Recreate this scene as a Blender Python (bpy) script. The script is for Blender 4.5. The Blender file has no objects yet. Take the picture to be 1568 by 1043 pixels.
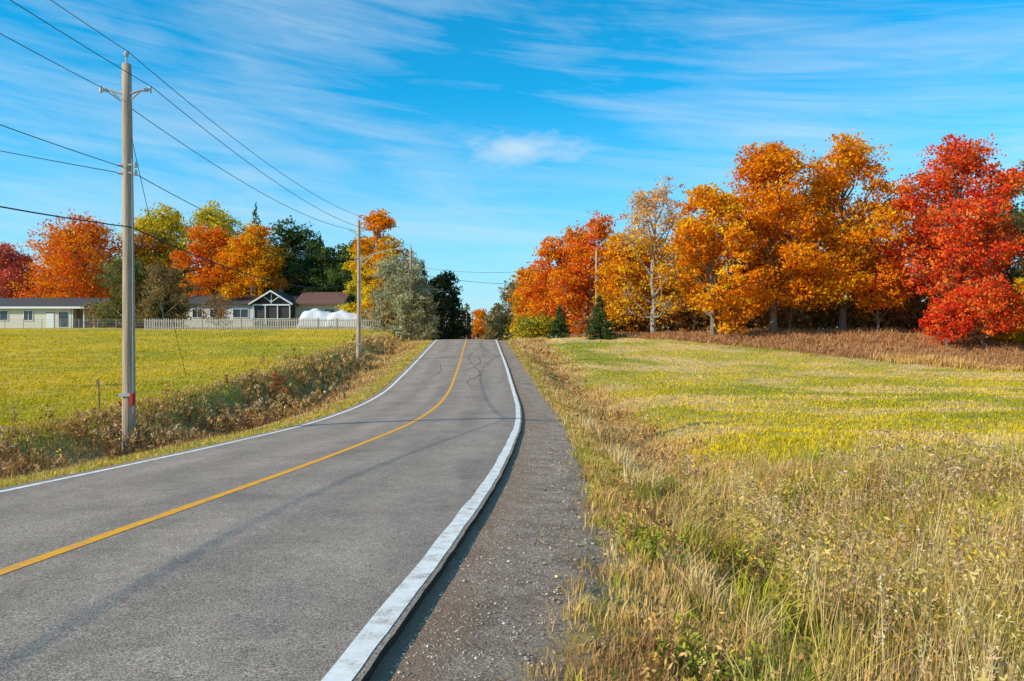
import bpy, math, numpy as np
from mathutils import Vector
rng=np.random.default_rng(7)
scene=bpy.context.scene
COL=scene.collection
# ------------------------------------------------------------------ helpers
def link(o,parent=None):
    COL.objects.link(o)
    if parent: o.parent=parent
    return o
def empty(name):
    o=bpy.data.objects.new(name,None); COL.objects.link(o); return o
def mk(name,V,Q=None,T=None,col=None,mats=(),mi=None,smooth=False,parent=None,attrs=None,linkit=True):
    V=np.asarray(V,dtype=np.float32).reshape(-1,3)
    me=bpy.data.meshes.new(name)
    Q=np.zeros((0,4),int) if Q is None or len(Q)==0 else np.asarray(Q,int)
    T=np.zeros((0,3),int) if T is None or len(T)==0 else np.asarray(T,int)
    me.vertices.add(len(V)); me.vertices.foreach_set('co',V.ravel())
    loops=np.concatenate([Q.ravel(),T.ravel()]).astype(np.int32)
    me.loops.add(len(loops)); me.loops.foreach_set('vertex_index',loops)
    st=np.concatenate([np.arange(len(Q))*4,len(Q)*4+np.arange(len(T))*3]).astype(np.int32)
    me.polygons.add(len(st)); me.polygons.foreach_set('loop_start',st)
    if mi is not None: me.polygons.foreach_set('material_index',np.asarray(mi,np.int32))
    me.polygons.foreach_set('use_smooth',np.full(len(st),bool(smooth)))
    if col is not None:
        a=me.color_attributes.new('Col','FLOAT_COLOR','POINT')
        c=np.ones((len(V),4),np.float32); c[:,:3]=np.clip(col,0,.95); a.data.foreach_set('color',c.ravel())
    if attrs:
        for k,v in attrs.items():
            a=me.attributes.new(k,'FLOAT','POINT'); a.data.foreach_set('value',np.asarray(v,np.float32))
    me.update(calc_edges=True); me.validate()
    for m in mats: me.materials.append(m)
    o=bpy.data.objects.new(name,me)
    if linkit: link(o,parent)
    return o
class Geo:
    def __init__(s): s.V=[];s.Q=[];s.T=[];s.qm=[];s.tm=[];s.c=[];s.n=0
    def add(s,V,Q=None,T=None,m=0,c=None):
        V=np.asarray(V,float).reshape(-1,3)
        if Q is not None and len(Q): Q=np.asarray(Q,int)+s.n; s.Q.append(Q); s.qm.append(np.full(len(Q),m))
        if T is not None and len(T): T=np.asarray(T,int)+s.n; s.T.append(T); s.tm.append(np.full(len(T),m))
        cc=np.ones((len(V),3)); 
        if c is not None: cc[:]=c
        s.c.append(cc); s.V.append(V); s.n+=len(V)
    def box(s,x0,x1,y0,y1,z0,z1,m=0):
        V=[(x,y,z) for z in (z0,z1) for (x,y) in ((x0,y0),(x1,y0),(x1,y1),(x0,y1))]
        s.add(V,[(3,2,1,0),(4,5,6,7),(0,1,5,4),(1,2,6,5),(2,3,7,6),(3,0,4,7)],m=m)
    def tube(s,P,R,n=6,m=0,c=None,cap=True):
        P=np.asarray(P,float); R=np.broadcast_to(np.asarray(R,float),(len(P),))
        d=np.gradient(P,axis=0); d/=np.linalg.norm(d,axis=1)[:,None]+1e-9
        up=np.array([0,0,1.]) if abs(d[0,2])<0.9 else np.array([1.,0,0])
        a=np.cross(d,up); a/=np.linalg.norm(a,axis=1)[:,None]+1e-9; b=np.cross(d,a)
        th=np.arange(n)/n*2*math.pi
        V=(P[:,None]+R[:,None,None]*(a[:,None]*np.cos(th)[None,:,None]+b[:,None]*np.sin(th)[None,:,None])).reshape(-1,3)
        Q=[]
        for i in range(len(P)-1):
            for j in range(n):
                k=(j+1)%n; Q.append((i*n+j,i*n+k,(i+1)*n+k,(i+1)*n+j))
        T=[]
        if cap:
            L=len(V); V=np.vstack([V,P[:1],P[-1:]])
            for j in range(n):
                k=(j+1)%n; T.append((L,k,j)); T.append((L+1,(len(P)-1)*n+j,(len(P)-1)*n+k))
        s.add(V,Q,T,m,c)
    def leaves(s,C,size,col,m=1,asp=0.6,up=0.0):
        N=len(C); u=rng.normal(size=(N,3)); 
        if up: u[:,2]*=up
        u/=np.linalg.norm(u,axis=1)[:,None]
        w=rng.normal(size=(N,3)); v=np.cross(u,w); v/=np.linalg.norm(v,axis=1)[:,None]+1e-9
        sz=(np.asarray(size)*np.ones(N))[:,None]
        V=np.stack([C+u*sz,C+v*sz*asp,C-u*sz,C-v*sz*asp],1).reshape(-1,3)
        Q=np.arange(N*4).reshape(-1,4)
        s.add(V,Q,None,m,np.repeat(col,4,axis=0))
    def make(s,name,mats,smooth=False,parent=None,color=True,linkit=True):
        V=np.vstack(s.V); Q=np.vstack(s.Q) if s.Q else None; T=np.vstack(s.T) if s.T else None
        mi=np.concatenate((s.qm+s.tm)) 
        return mk(name,V,Q,T,np.vstack(s.c) if color else None,mats,mi,smooth,parent,None,linkit)
def smooth01(t): t=np.clip(t,0,1); return t*t*(3-2*t)
_ph=np.random.default_rng(3)
_dirs=[(a,p,f) for a,p,f in zip(_ph.uniform(0,6.28,14),_ph.uniform(0,6.28,14),np.geomspace(.6,2.6,14))]
def vn(x,y,scale=1.0,off=0.0):
    r=0
    for a,p,f in _dirs: r=r+np.sin((x*math.cos(a+off)+y*math.sin(a+off))*f*scale*6.28+p*(1+off))
    return r/4.0
# ------------------------------------------------------------------ terrain
YY=np.arange(-80,1600,0.5)
def prof(c,sig=3.0):
    a=np.interp(YY,[p[0] for p in c],[p[1] for p in c])
    k=np.exp(-0.5*(np.arange(-30,31)*0.5/sig)**2); k/=k.sum()
    ap=np.pad(a,30,mode='edge'); return np.convolve(ap,k,'valid')
ZR=prof([(-80,0),(0,0.02),(4,-.02),(10,-.26),(14,-.45),(22.6,-.78),(30,-.86),(37,-.76),(50,0.0),(65,.87),(78,1.62),(84,1.72),(92,1.5),(110,.6),(150,-1),(300,-2),(1500,-2)],2.2)
XC=prof([(-80,-16),(-30,-8.2),(0,-4.2),(3.8,-3.76),(10.4,-3.24),(14,-3.09),(22.6,-2.76),(30,-2.72),(37,-2.88),(50,-3.32),(65,-3.95),(78,-4.48),(90,-5.2),(110,-6.4),(150,-9.5),(300,-16),(1500,-16)],2.2)
zr=lambda y: np.interp(y,YY,ZR)
xc=lambda y: np.interp(y,YY,XC)
ge=lambda y: np.interp(y,[2.5,4.5,7,12,25,60,80],[3.85,4.05,4.3,4.35,4.4,4.15,4.0])
ZL=prof([(-80,-.2),(0,-.35),(20,-.5),(35,.1),(60,1.35),(100,2.95),(115,3.5),(150,3.6),(400,2),(1500,0)],4)
def zfield_l(x,y): return np.interp(y,YY,ZL)
def zfield_r(x,y):
    b=np.interp(y,[-30,0,15,25],[-.3,-.5,-1.0,-1.2])
    p=np.interp(x,[5,38],[1.25,3.0]); top=np.interp(x,[4,25],[1.8,2.5])
    t=np.clip((y-42)/36,0,1)
    z=b+(top-b)*t**p
    return z-np.clip((y-120)/400,0,1)*2.5
DROP=.05
def zg(x,y):
    x=np.asarray(x,float); y=np.asarray(y,float)
    s=x-xc(y); r=zr(y)
    zl=zfield_l(x,y); zrt=zfield_r(x,y)
    dep=np.interp(y,[0,35,60,80],[.45,.45,.3,.1])
    ed=r-DROP-np.clip(s-3,0,1.2)*.05
    dt=np.minimum(r,zrt)-dep
    R=ed+(dt-ed)*smooth01((s-4.3)/2.4); R=np.where(s>6.8,dt+(zrt-dt)*smooth01((s-6.8)/2.6),R)
    a=-s
    edl=r-DROP-np.clip(a-3,0,1.0)*.05
    dl=np.minimum(r,zl)-dep-.2
    L=edl+(dl-edl)*smooth01((a-3.9)/2.2); L=np.where(a>6.2,dl+(zl-dl)*smooth01((a-6.2)/2.6),L)
    z=np.where(s>0,R,L)
    w=smooth01((np.abs(s)-3.6)/2.0)
    z=z+w*(0.045*vn(x,y,.09)+0.03*vn(x,y,.35,1.0))+0.014*vn(x,y,1.1,2.0)*smooth01((np.abs(s)-3.25)/.6)
    return z
# ------------------------------------------------------------------ materials
def mat(name):
    m=bpy.data.materials.new(name); m.use_nodes=True; nt=m.node_tree; nt.nodes.clear()
    out=nt.nodes.new('ShaderNodeOutputMaterial'); return m,nt,out
def nn(nt,t,ins=None,**kw):
    n=nt.nodes.new(t)
    for k,v in kw.items(): setattr(n,k,v)
    if ins:
        for k,v in ins.items():
            if isinstance(v,bpy.types.NodeSocket): nt.links.new(v,n.inputs[k])
            else: n.inputs[k].default_value=v
    return n
def ramp(nt,fac,stops):
    n=nt.nodes.new('ShaderNodeValToRGB'); nt.links.new(fac,n.inputs[0])
    cr=n.color_ramp
    while len(cr.elements)<len(stops): cr.elements.new(.5)
    for e,(p,c) in zip(cr.elements,stops):
        e.position=p; e.color=(c if len(c)==4 else (*c,1)) if hasattr(c,'__len__') else (c,c,c,1)
    return n.outputs[0]
def mixc(nt,f,a,b,mode='MIX'):
    n=nt.nodes.new('ShaderNodeMixRGB'); n.blend_type=mode
    for i,v in ((0,f),(1,a),(2,b)):
        if isinstance(v,bpy.types.NodeSocket): nt.links.new(v,n.inputs[i])
        elif i==0: n.inputs[0].default_value=v
        else: n.inputs[i].default_value=(*v,1)
    return n.outputs[0]
def noise(nt,co,scale,detail=4,rough=.55,dist=0):
    return nn(nt,'ShaderNodeTexNoise',{'Vector':co,'Scale':scale,'Detail':detail,'Roughness':rough,'Distortion':dist}).outputs['Fac']
def mth(nt,op,a,b=0.0,c=None,clamp=False):
    n=nt.nodes.new('ShaderNodeMath'); n.operation=op; n.use_clamp=clamp
    for i,v in enumerate((a,b,c)):
        if v is None: continue
        if isinstance(v,bpy.types.NodeSocket): nt.links.new(v,n.inputs[i])
        else: n.inputs[i].default_value=v
    return n.outputs[0]
def geo(nt): return nt.nodes.new('ShaderNodeNewGeometry').outputs['Position']
def bsdf(nt,out,col,rough=.8,spec=.2,bump=None,bs=.3,bd=.02,metal=0):
    p=nn(nt,'ShaderNodeBsdfPrincipled',{'Roughness':rough,'Specular IOR Level':spec,'Metallic':metal})
    if isinstance(col,bpy.types.NodeSocket): nt.links.new(col,p.inputs['Base Color'])
    else: p.inputs['Base Color'].default_value=(*col,1)
    if bump is not None:
        b=nn(nt,'ShaderNodeBump',{'Height':bump,'Strength':bs,'Distance':bd}); nt.links.new(b.outputs[0],p.inputs['Normal'])
    nt.links.new(p.outputs[0],out.inputs[0]); return p
def plant_mat(name,trans=.3):
    m,nt,out=mat(name)
    c=nn(nt,'ShaderNodeAttribute',attribute_name='Col').outputs['Color']
    d=nn(nt,'ShaderNodeBsdfDiffuse',{'Color':c})
    t=nn(nt,'ShaderNodeBsdfTranslucent',{'Color':c})
    x=nn(nt,'ShaderNodeMixShader',{0:trans,1:d.outputs[0],2:t.outputs[0]})
    nt.links.new(x.outputs[0],out.inputs[0]); return m
M_leaf=plant_mat('leaf',.38); M_grass=plant_mat('grass_blade',.30)
def simple(name,c1,c2,scale=5,rough=.8,spec=.2,bs=.2,stretch=None,metal=0):
    m,nt,out=mat(name); co=geo(nt)
    if stretch: co=nn(nt,'ShaderNodeMapping',{'Vector':co,'Scale':stretch}).outputs[0]
    f=noise(nt,co,scale,6,.6)
    f2=ramp(nt,f,[(.3,0.),(.7,1.)])
    bsdf(nt,out,mixc(nt,f2,c1,c2),rough,spec,f,bs,.02,metal); return m
M_bark=simple('bark',(.12,.09,.065),(.25,.20,.15),3,stretch=(3,3,.6))
M_barkl=simple('bark_grey',(.25,.21,.17),(.42,.37,.31),3,stretch=(3,3,.6))
M_pole=simple('weathered_pole_wood',(.20,.135,.09),(.64,.47,.33),5,stretch=(9,9,.2),bs=.7)
M_metal=simple('galvanised_steel',(.32,.33,.34),(.45,.45,.46),9,.45,.5,.05)
M_cer=simple('insulator_ceramic',(.35,.38,.42),(.5,.52,.55),9,.25,.5,0)
M_wire=simple('wire_rubber',(.02,.02,.022),(.04,.04,.04),9,.6,.2,0)
M_wood=simple('fence_wood',(.36,.31,.25),(.56,.50,.43),4,stretch=(2,2,.4))
M_white=simple('white_siding',(.62,.61,.58),(.74,.73,.70),2,stretch=(.2,.2,8))
M_trim=simple('white_trim',(.72,.72,.70),(.8,.8,.78),3)
M_cream=simple('cream_siding',(.62,.55,.43),(.72,.65,.53),2,stretch=(.2,.2,8))
M_tan=simple('brown_siding',(.20,.14,.09),(.27,.19,.13),2,stretch=(.2,.2,8))
M_roofg=simple('shingles_grey',(.055,.05,.05),(.11,.10,.10),8)
M_roofr=simple('shingles_red_brown',(.14,.07,.055),(.22,.11,.085),8)
M_glass=simple('window_glass',(.03,.04,.05),(.06,.07,.09),1,.08,.6,0)
M_screen=simple('porch_screen',(.04,.035,.035),(.07,.06,.055),1,.6,.3,0)
M_red=simple('red_paint',(.4,.04,.03),(.5,.06,.04),5)
M_tarp=simple('white_tarp',(.62,.63,.67),(.75,.75,.76),1.5,.5,.3,.5)
# ground
m,nt,out=mat('ground_soil_grass'); M_ground=m
P=geo(nt); C=nn(nt,'ShaderNodeAttribute',attribute_name='Col').outputs['Color']
S=nn(nt,'ShaderNodeAttribute',attribute_name='s').outputs['Fac']
n1=noise(nt,P,.35,6,.6); n2=noise(nt,P,2.2,7,.65,.4); n3=noise(nt,P,14,6,.7); n4=noise(nt,P,60,4,.7)
c=mixc(nt,1.0,C,ramp(nt,n1,[(.3,(.70,.82,.8)),(.5,(1,1,1)),(.7,(1.22,1.06,1.1))]),'MULTIPLY')
c=mixc(nt,1.0,c,ramp(nt,n2,[(.3,(.62,.66,.6)),(.5,(1,1,1)),(.72,(1.3,1.2,1.2))]),'MULTIPLY')
c=mixc(nt,1.0,c,ramp(nt,n3,[(.3,(.6,.6,.55)),(.5,(1,1,1)),(.7,(1.3,1.25,1.15))]),'MULTIPLY')
gcl=mixc(nt,ramp(nt,n4,[(.34,0.),(.62,1.)]),(.21,.16,.12),(.66,.53,.43))
gcl=mixc(nt,1.0,gcl,ramp(nt,n2,[(.3,(.62,.57,.52)),(.6,(1.1,1.05,1.02))]),'MULTIPLY')
gcl=mixc(nt,1.0,gcl,ramp(nt,n3,[(.3,(.68,.66,.63)),(.6,(1.05,1.05,1.05))]),'MULTIPLY')
dirt=nn(nt,'ShaderNodeMapRange',{'Value':mth(nt,'ADD',S,mth(nt,'MULTIPLY',mth(nt,'SUBTRACT',n2,.5),.8)),'From Min':3.5,'From Max':3.2}).outputs[0]
gcl=mixc(nt,mth(nt,'MULTIPLY',dirt,.7),gcl,(.38,.24,.15))
edge=mth(nt,'ADD',S,mth(nt,'MULTIPLY',mth(nt,'SUBTRACT',n2,.5),1.8))
edge=mth(nt,'ADD',edge,mth(nt,'MULTIPLY',mth(nt,'SUBTRACT',n3,.5),1.3))
g1=nn(nt,'ShaderNodeMapRange',{'Value':edge,'From Min':4.3,'From Max':3.95}).outputs[0]
g2=nn(nt,'ShaderNodeMapRange',{'Value':edge,'From Min':-3.5,'From Max':-3.3}).outputs[0]
gm=mth(nt,'MULTIPLY',g1,g2,clamp=True)
c=mixc(nt,gm,c,gcl)
hb=mth(nt,'ADD',mth(nt,'MULTIPLY',n4,.5),n3)
bsdf(nt,out,c,.95,.05,hb,1.0,.06)
# asphalt
m,nt,out=mat('asphalt'); M_asph=m
P=geo(nt); S=nn(nt,'ShaderNodeAttribute',attribute_name='s').outputs['Fac']
nf=noise(nt,P,85,4,.85); nm=noise(nt,P,22,5,.7); nl_=noise(nt,P,.9,5,.6); nh=noise(nt,P,4,6,.7)
st=nn(nt,'ShaderNodeMapping',{'Vector':P,'Scale':(1.6,.22,1)}).outputs[0]; ns=noise(nt,st,1.1,6,.6,.3)
c=ramp(nt,nf,[(.36,(.10,.072,.055)),(.5,(.345,.268,.215)),(.64,(.80,.64,.52))])
c=mixc(nt,1.0,c,ramp(nt,nm,[(.3,(.78,.78,.78)),(.6,(1.08,1.07,1.05))]),'MULTIPLY')
c=mixc(nt,1.0,c,ramp(nt,nl_,[(.3,(.82,.82,.83)),(.6,(1.04,1.04,1.03))]),'MULTIPLY')
c=mixc(nt,1.0,c,ramp(nt,nh,[(.3,(.84,.84,.84)),(.6,(1.03,1.03,1.03))]),'MULTIPLY')
c=mixc(nt,1.0,c,ramp(nt,ns,[(.3,(.86,.86,.87)),(.55,(1.02,1.01,1)),(.75,(1.10,1.08,1.06))]),'MULTIPLY')
a=mth(nt,'ABSOLUTE',S); w=mth(nt,'COSINE',mth(nt,'MULTIPLY',mth(nt,'SUBTRACT',a,.85),4.6))
wt=nn(nt,'ShaderNodeMapRange',{'Value':w,'From Min':-1,'From Max':1,'To Min':.93,'To Max':1.05}).outputs[0]
c=mixc(nt,1.0,c,nn(nt,'ShaderNodeCombineXYZ',{0:wt,1:wt,2:wt}).outputs[0],'MULTIPLY')
bsdf(nt,out,c,.92,.08,nf,.5,.006)
M_edge_shade=simple('asphalt_edge_shade',(.03,.025,.02),(.08,.065,.055),30,.9,.1,.5)  # near-black asphalt side faces: shadow along the road edge put into the colour
def paint(name,c1,c2,worn=.35):
    m,nt,out=mat(name); P=geo(nt)
    a=noise(nt,P,90,4,.8); b=noise(nt,P,7,5,.6)
    f=ramp(nt,mth(nt,'ADD',mth(nt,'MULTIPLY',a,.6),mth(nt,'MULTIPLY',b,.4)),[(worn,0.),(worn+.1,1.)])
    cc=mixc(nt,ramp(nt,b,[(.3,0.),(.7,1.)]),c1,c2)
    bsdf(nt,out,mixc(nt,f,(.33,.27,.22),cc),.7,.15,a,.4,.004); return m
M_wp=paint('white_road_paint',(.78,.72,.64),(.92,.87,.80),.38); M_yp=paint('yellow_road_paint',(.92,.36,.012),(.95,.44,.015),.38)
m,nt,out=mat('tar_seal'); bsdf(nt,out,(.16,.13,.11),.7,.2); M_tar=m
# ------------------------------------------------------------------ ground sheet
def grow(a,b,st,f):
    r=[a]; 
    while r[-1]<b: r.append(r[-1]+st); st*=f
    return r
sf=np.arange(-14,14.01,.2)
s_arr=np.concatenate([-np.array(grow(14.3,1500,.4,1.09))[::-1],sf,np.array(grow(14.3,1500,.4,1.09))])
y_arr=np.concatenate([np.arange(-60,-4,2),np.arange(-4,32,.25),np.arange(32,110,.6),np.array(grow(110,1500,1,1.08))])
SS,Yg=np.meshgrid(s_arr,y_arr); Xg=SS+xc(Yg); Zg=zg(Xg,Yg)
ins=np.abs(SS)<2.95; Zg=np.where(ins,zr(Yg)-.08,Zg)
def lerp(a,b,t): return a+(b-a)*t[...,None]
def gcol(x,y):
    s=x-xc(y); A=lambda *c: np.broadcast_to(np.array(c,float),x.shape+(3,))
    nA=smooth01(.5+.55*vn(x,y,.045)); nB=smooth01(.5+.6*vn(x,y,.13,1.5)); nC=smooth01(.5+.6*vn(x*.35,y,.10,4.0))
    left=lerp(A(.66,.46,.065),A(.42,.37,.06),smooth01(nA*.5+np.clip((34-y)/20,0,1)*.5+nC*.3))
    right=lerp(A(.60,.46,.10),A(.38,.36,.07),nA); right=lerp(right,A(.74,.51,.24),smooth01((nB*.5+nC*.6-.46)*3)*.85)
    c=np.where((s>0)[...,None],right,left)
    yb=80-(x-5.6)*.62+2.0*vn(x,y*0,.05)
    bk=smooth01((y-yb)/2.5)*(s>7)
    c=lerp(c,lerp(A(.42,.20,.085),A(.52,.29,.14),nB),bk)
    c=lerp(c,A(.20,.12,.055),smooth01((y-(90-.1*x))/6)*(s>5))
    v=np.where(s>0,smooth01((8.6-s)/2.2),smooth01((8.2+s)/1.4))
    vc=np.where((s>0)[...,None],lerp(A(.50,.33,.16),A(.38,.29,.10),nB),lerp(A(.30,.19,.10),A(.44,.30,.13),nB))
    c=lerp(c,vc,v)
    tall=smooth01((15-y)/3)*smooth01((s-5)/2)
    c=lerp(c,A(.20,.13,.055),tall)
    gl=smooth01((4.9+s)/.5)*(s<0); c=lerp(c,A(.42,.33,.10),gl*.7)
    return c
ny,nx=SS.shape; idx=np.arange(nx*ny).reshape(ny,nx)
Qg=np.stack([idx[:-1,:-1],idx[:-1,1:],idx[1:,1:],idx[1:,:-1]],-1).reshape(-1,4)
SA=np.where(SS>3.3,SS-(ge(Yg)-4.1)*np.clip((SS-3.3)/.5,0,1),SS)
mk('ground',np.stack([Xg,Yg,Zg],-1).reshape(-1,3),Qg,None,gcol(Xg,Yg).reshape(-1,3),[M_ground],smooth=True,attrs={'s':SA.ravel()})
# ------------------------------------------------------------------ road
ry=np.concatenate([np.arange(-60,0,1.),np.arange(0,20,.1),np.arange(20,130,.5),np.arange(130,900,8.)])
def crown(s): return .05*(1-(np.abs(s)/3.1)**2)
def strip(name,s0,s1,lift,matl,parent=None,ns=2,wob=0,ys=ry,edge=None,fw=0):
    n=len(ys); f=np.linspace(0,1,ns)
    a=s0+wob*vn(ys*0+3,ys,.5); b=s1+wob*vn(ys*0+9,ys,.5)+fw*vn(ys*0+5,ys,1.6,1)
    s=a[:,None]+(b-a)[:,None]*f[None]
    X=xc(ys)[:,None]+s; Y=np.repeat(ys[:,None],ns,1); Z=zr(ys)[:,None]+crown(s)+lift
    mi=None
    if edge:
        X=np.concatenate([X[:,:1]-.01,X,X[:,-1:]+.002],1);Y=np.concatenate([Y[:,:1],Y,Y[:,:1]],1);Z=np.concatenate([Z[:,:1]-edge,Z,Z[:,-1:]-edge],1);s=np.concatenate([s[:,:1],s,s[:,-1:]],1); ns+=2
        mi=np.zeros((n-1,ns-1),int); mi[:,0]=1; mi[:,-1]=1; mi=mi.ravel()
    i=np.arange(n*ns).reshape(n,ns)
    Q=np.stack([i[:-1,:-1],i[:-1,1:],i[1:,1:],i[1:,:-1]],-1).reshape(-1,4)
    return mk(name,np.stack([X,Y,Z],-1).reshape(-1,3),Q,None,None,[matl,M_edge_shade] if edge else [matl],mi,smooth=not edge,parent=parent,attrs={'s':s.ravel()})
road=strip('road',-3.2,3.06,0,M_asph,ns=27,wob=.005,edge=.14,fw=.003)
strip('edge_line_right',2.87,3.02,.004,M_wp,road,ns=3,wob=.006,fw=.002)
strip('edge_line_left',-3.0,-2.88,.004,M_wp,road,ns=3,wob=.004)
strip('centre_line',-.06,.06,.004,M_yp,road,ns=3,wob=.003)
def crack(pts,w=.035):
    pts=np.array(pts,float); t=np.linspace(0,1,40); tp=np.linspace(0,1,len(pts))
    s=np.interp(t,tp,pts[:,0]); y=np.interp(t,tp,pts[:,1]); s=np.convolve(np.pad(s,3,mode='edge'),np.ones(7)/7,'valid'); y=np.convolve(np.pad(y,3,mode='edge'),np.ones(7)/7,'valid')
    s=s+.03*np.sin(np.arange(40)*1.7)
    d=np.stack([np.gradient(s),np.gradient(y)],1); d/=np.linalg.norm(d,axis=1)[:,None]; nrm=np.stack([-d[:,1],d[:,0]],1)
    V=[];
    for k in range(40):
        for sg in(-1,1):
            ss=s[k]+nrm[k,0]*w*sg; yy=y[k]+nrm[k,1]*w*sg; V.append((xc(yy)+ss,yy,zr(yy)+crown(ss)+.005))
    return V,[(2*k,2*k+1,2*k+3,2*k+2) for k in range(39)]
G=Geo()
for pts,w in [([(1.0,38),(.6,41),(1.5,44),(.9,50),(.4,56),(.9,62)],.03),([(.2,46),(.8,48),(1.4,52),(1.2,57)],.03),([(2.1,41),(1.3,42),(.7,42.5)],.03),([(-1.6,40),(-.9,46),(-1.3,52)],.02),([(2.0,33),(1.4,33.6),(.5,33.2)],.02)]:
    V,Q=crack(pts,w); G.add(V,Q)
G.make('tar_crack_seal',[M_tar],parent=road)
# stones on the shoulder
G=Geo(); N=14000
yy=2.2+ (rng.random(N)**1.6)*20; s=rng.uniform(3.12,4.6,N)+rng.normal(0,.12,N); s=np.where(s<3.12,3.15,s); xx=xc(yy)+s; zz=zg(xx,yy)
sz=rng.uniform(.003,.009,N)*np.where(rng.random(N)<.04,2.0,1)
o=np.array([(1,0,0),(0,1,0),(-1,0,0),(0,-1,0),(0,0,.7),(0,0,-.7)],float)
V=(np.stack([xx,yy,zz+sz*.2],1)[:,None]+o[None]*sz[:,None,None]*rng.uniform(.6,1.4,(N,6,1)))
T=np.array([(0,1,4),(1,2,4),(2,3,4),(3,0,4),(1,0,5),(2,1,5),(3,2,5),(0,3,5)])
T=(T[None]+np.arange(N)[:,None,None]*6).reshape(-1,3)
cc=np.repeat(np.array([(.42,.34,.28)])*rng.uniform(.5,1.6,(N,1)),6,axis=0)
G.add(V.reshape(-1,3),None,T,0,cc)
N=1400; yy=2.2+(rng.random(N)**1.5)*22; s=rng.uniform(3.7,5.4,N); xx=xc(yy)+s
G.leaves(np.stack([xx,yy,zg(xx,yy)+.012],1),rng.uniform(.01,.026,N),np.array([(.54,.36,.18)])*rng.uniform(.4,1.3,(N,1)),m=0,up=.2)
m,nt,out=mat('stone'); bsdf(nt,out,nn(nt,'ShaderNodeAttribute',attribute_name='Col').outputs['Color'],.9,.1); M_stone=m
G.make('gravel',[M_stone])
# ------------------------------------------------------------------ grasses
def blades(G,x,y,h,w,c0,c1,lean=.35,m=0):
    N=len(x); z=zg(x,y)-.02; P0=np.stack([x,y,z],1)
    a=rng.uniform(0,2*math.pi,N); W=np.stack([np.cos(a),np.sin(a),0*a],1)*(w/2)[:,None]
    b=rng.uniform(0,2*math.pi,N); L=np.stack([np.cos(b),np.sin(b),0*b],1)*(h*np.abs(rng.normal(0,lean,N)))[:,None]
    L[:,0]+=h*.08
    mid=P0+L*.35+np.array([0,0,1])*(h*.55)[:,None]; tip=P0+L+np.array([0,0,1])*(h*rng.uniform(.85,1,N))[:,None]
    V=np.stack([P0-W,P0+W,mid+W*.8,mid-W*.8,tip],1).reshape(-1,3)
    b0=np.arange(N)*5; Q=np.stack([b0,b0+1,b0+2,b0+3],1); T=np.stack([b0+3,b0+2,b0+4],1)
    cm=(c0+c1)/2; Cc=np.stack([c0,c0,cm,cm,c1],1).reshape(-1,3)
    G.add(V,Q,T,m,Cc); return tip
def pal(P,N): 
    P=np.array(P); i=rng.integers(0,len(P),N); j=rng.integers(0,len(P),N); u=rng.random((N,1)); return P[i]*u+P[j]*(1-u)
def tufts(G,x,y,n,spread,h,w,c0,c1,lean=.35):
    N=len(x); X=np.repeat(x,n)+rng.normal(0,1,N*n)*np.repeat(spread,n); Y=np.repeat(y,n)+rng.normal(0,1,N*n)*np.repeat(spread,n)
    H=np.repeat(h,n)*rng.uniform(.5,1.15,N*n); W=np.repeat(w,n)*rng.uniform(.6,1.3,N*n)
    j=rng.uniform(.7,1.3,(N*n,1))
    return blades(G,X,Y,H,W,np.repeat(c0,n,0)*j,np.repeat(c1,n,0)*j,lean)
TAN=[(.80,.49,.17),(.88,.60,.26),(.68,.38,.12),(.84,.49,.11)]; STRAW=[(.92,.67,.30),(.95,.75,.43),(.80,.49,.17)]
GRN=[(.23,.29,.03),(.33,.36,.04),(.42,.40,.06)]; YG=[(.70,.53,.06),(.60,.49,.05),(.78,.57,.10)]; BRN=[(.38,.19,.08),(.50,.26,.10),(.27,.13,.06)]
def rs(a,b,N): return rng.uniform(a,b,N)
def logy(a,b,N): return a*np.exp(rng.random(N)*math.log(b/a))
G=Geo()
N=15500; y=logy(1.6,17,N); s=ge(y)-.15+np.abs(rng.normal(0,1,N))*1.0+rng.random(N)**1.3*(3+y*.75); x=xc(y)+s
k=(np.hypot(x,y)>2.1)&(x>.02+0*y); x=x[k];y=y[k];s=s[k]; n=len(x)
pn=smooth01(.5+1.1*vn(x,y,.22,.7)); tallf=smooth01((s-4.8)/2.6)*smooth01((18-y)/4)
h=.05+.15*rng.random(n)+tallf*(.03+.58*pn)
gz=smooth01(.42+1.3*vn(x,y,.26,2.2)); g=rng.random(n)<(.10+.80*gz)
bz=(smooth01(.5+1.2*vn(x,y,.25,5.0)))[:,None]
c0=np.where(g[:,None],pal(GRN,n),pal(BRN,n)*bz+pal(TAN,n)*(1-bz)); c1=np.where(g[:,None],pal(YG+GRN,n),pal(TAN+BRN,n)*bz+pal(TAN+STRAW,n)*(1-bz))
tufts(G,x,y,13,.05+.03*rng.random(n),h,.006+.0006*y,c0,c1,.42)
G.make('verge_grass',[M_grass])
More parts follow.
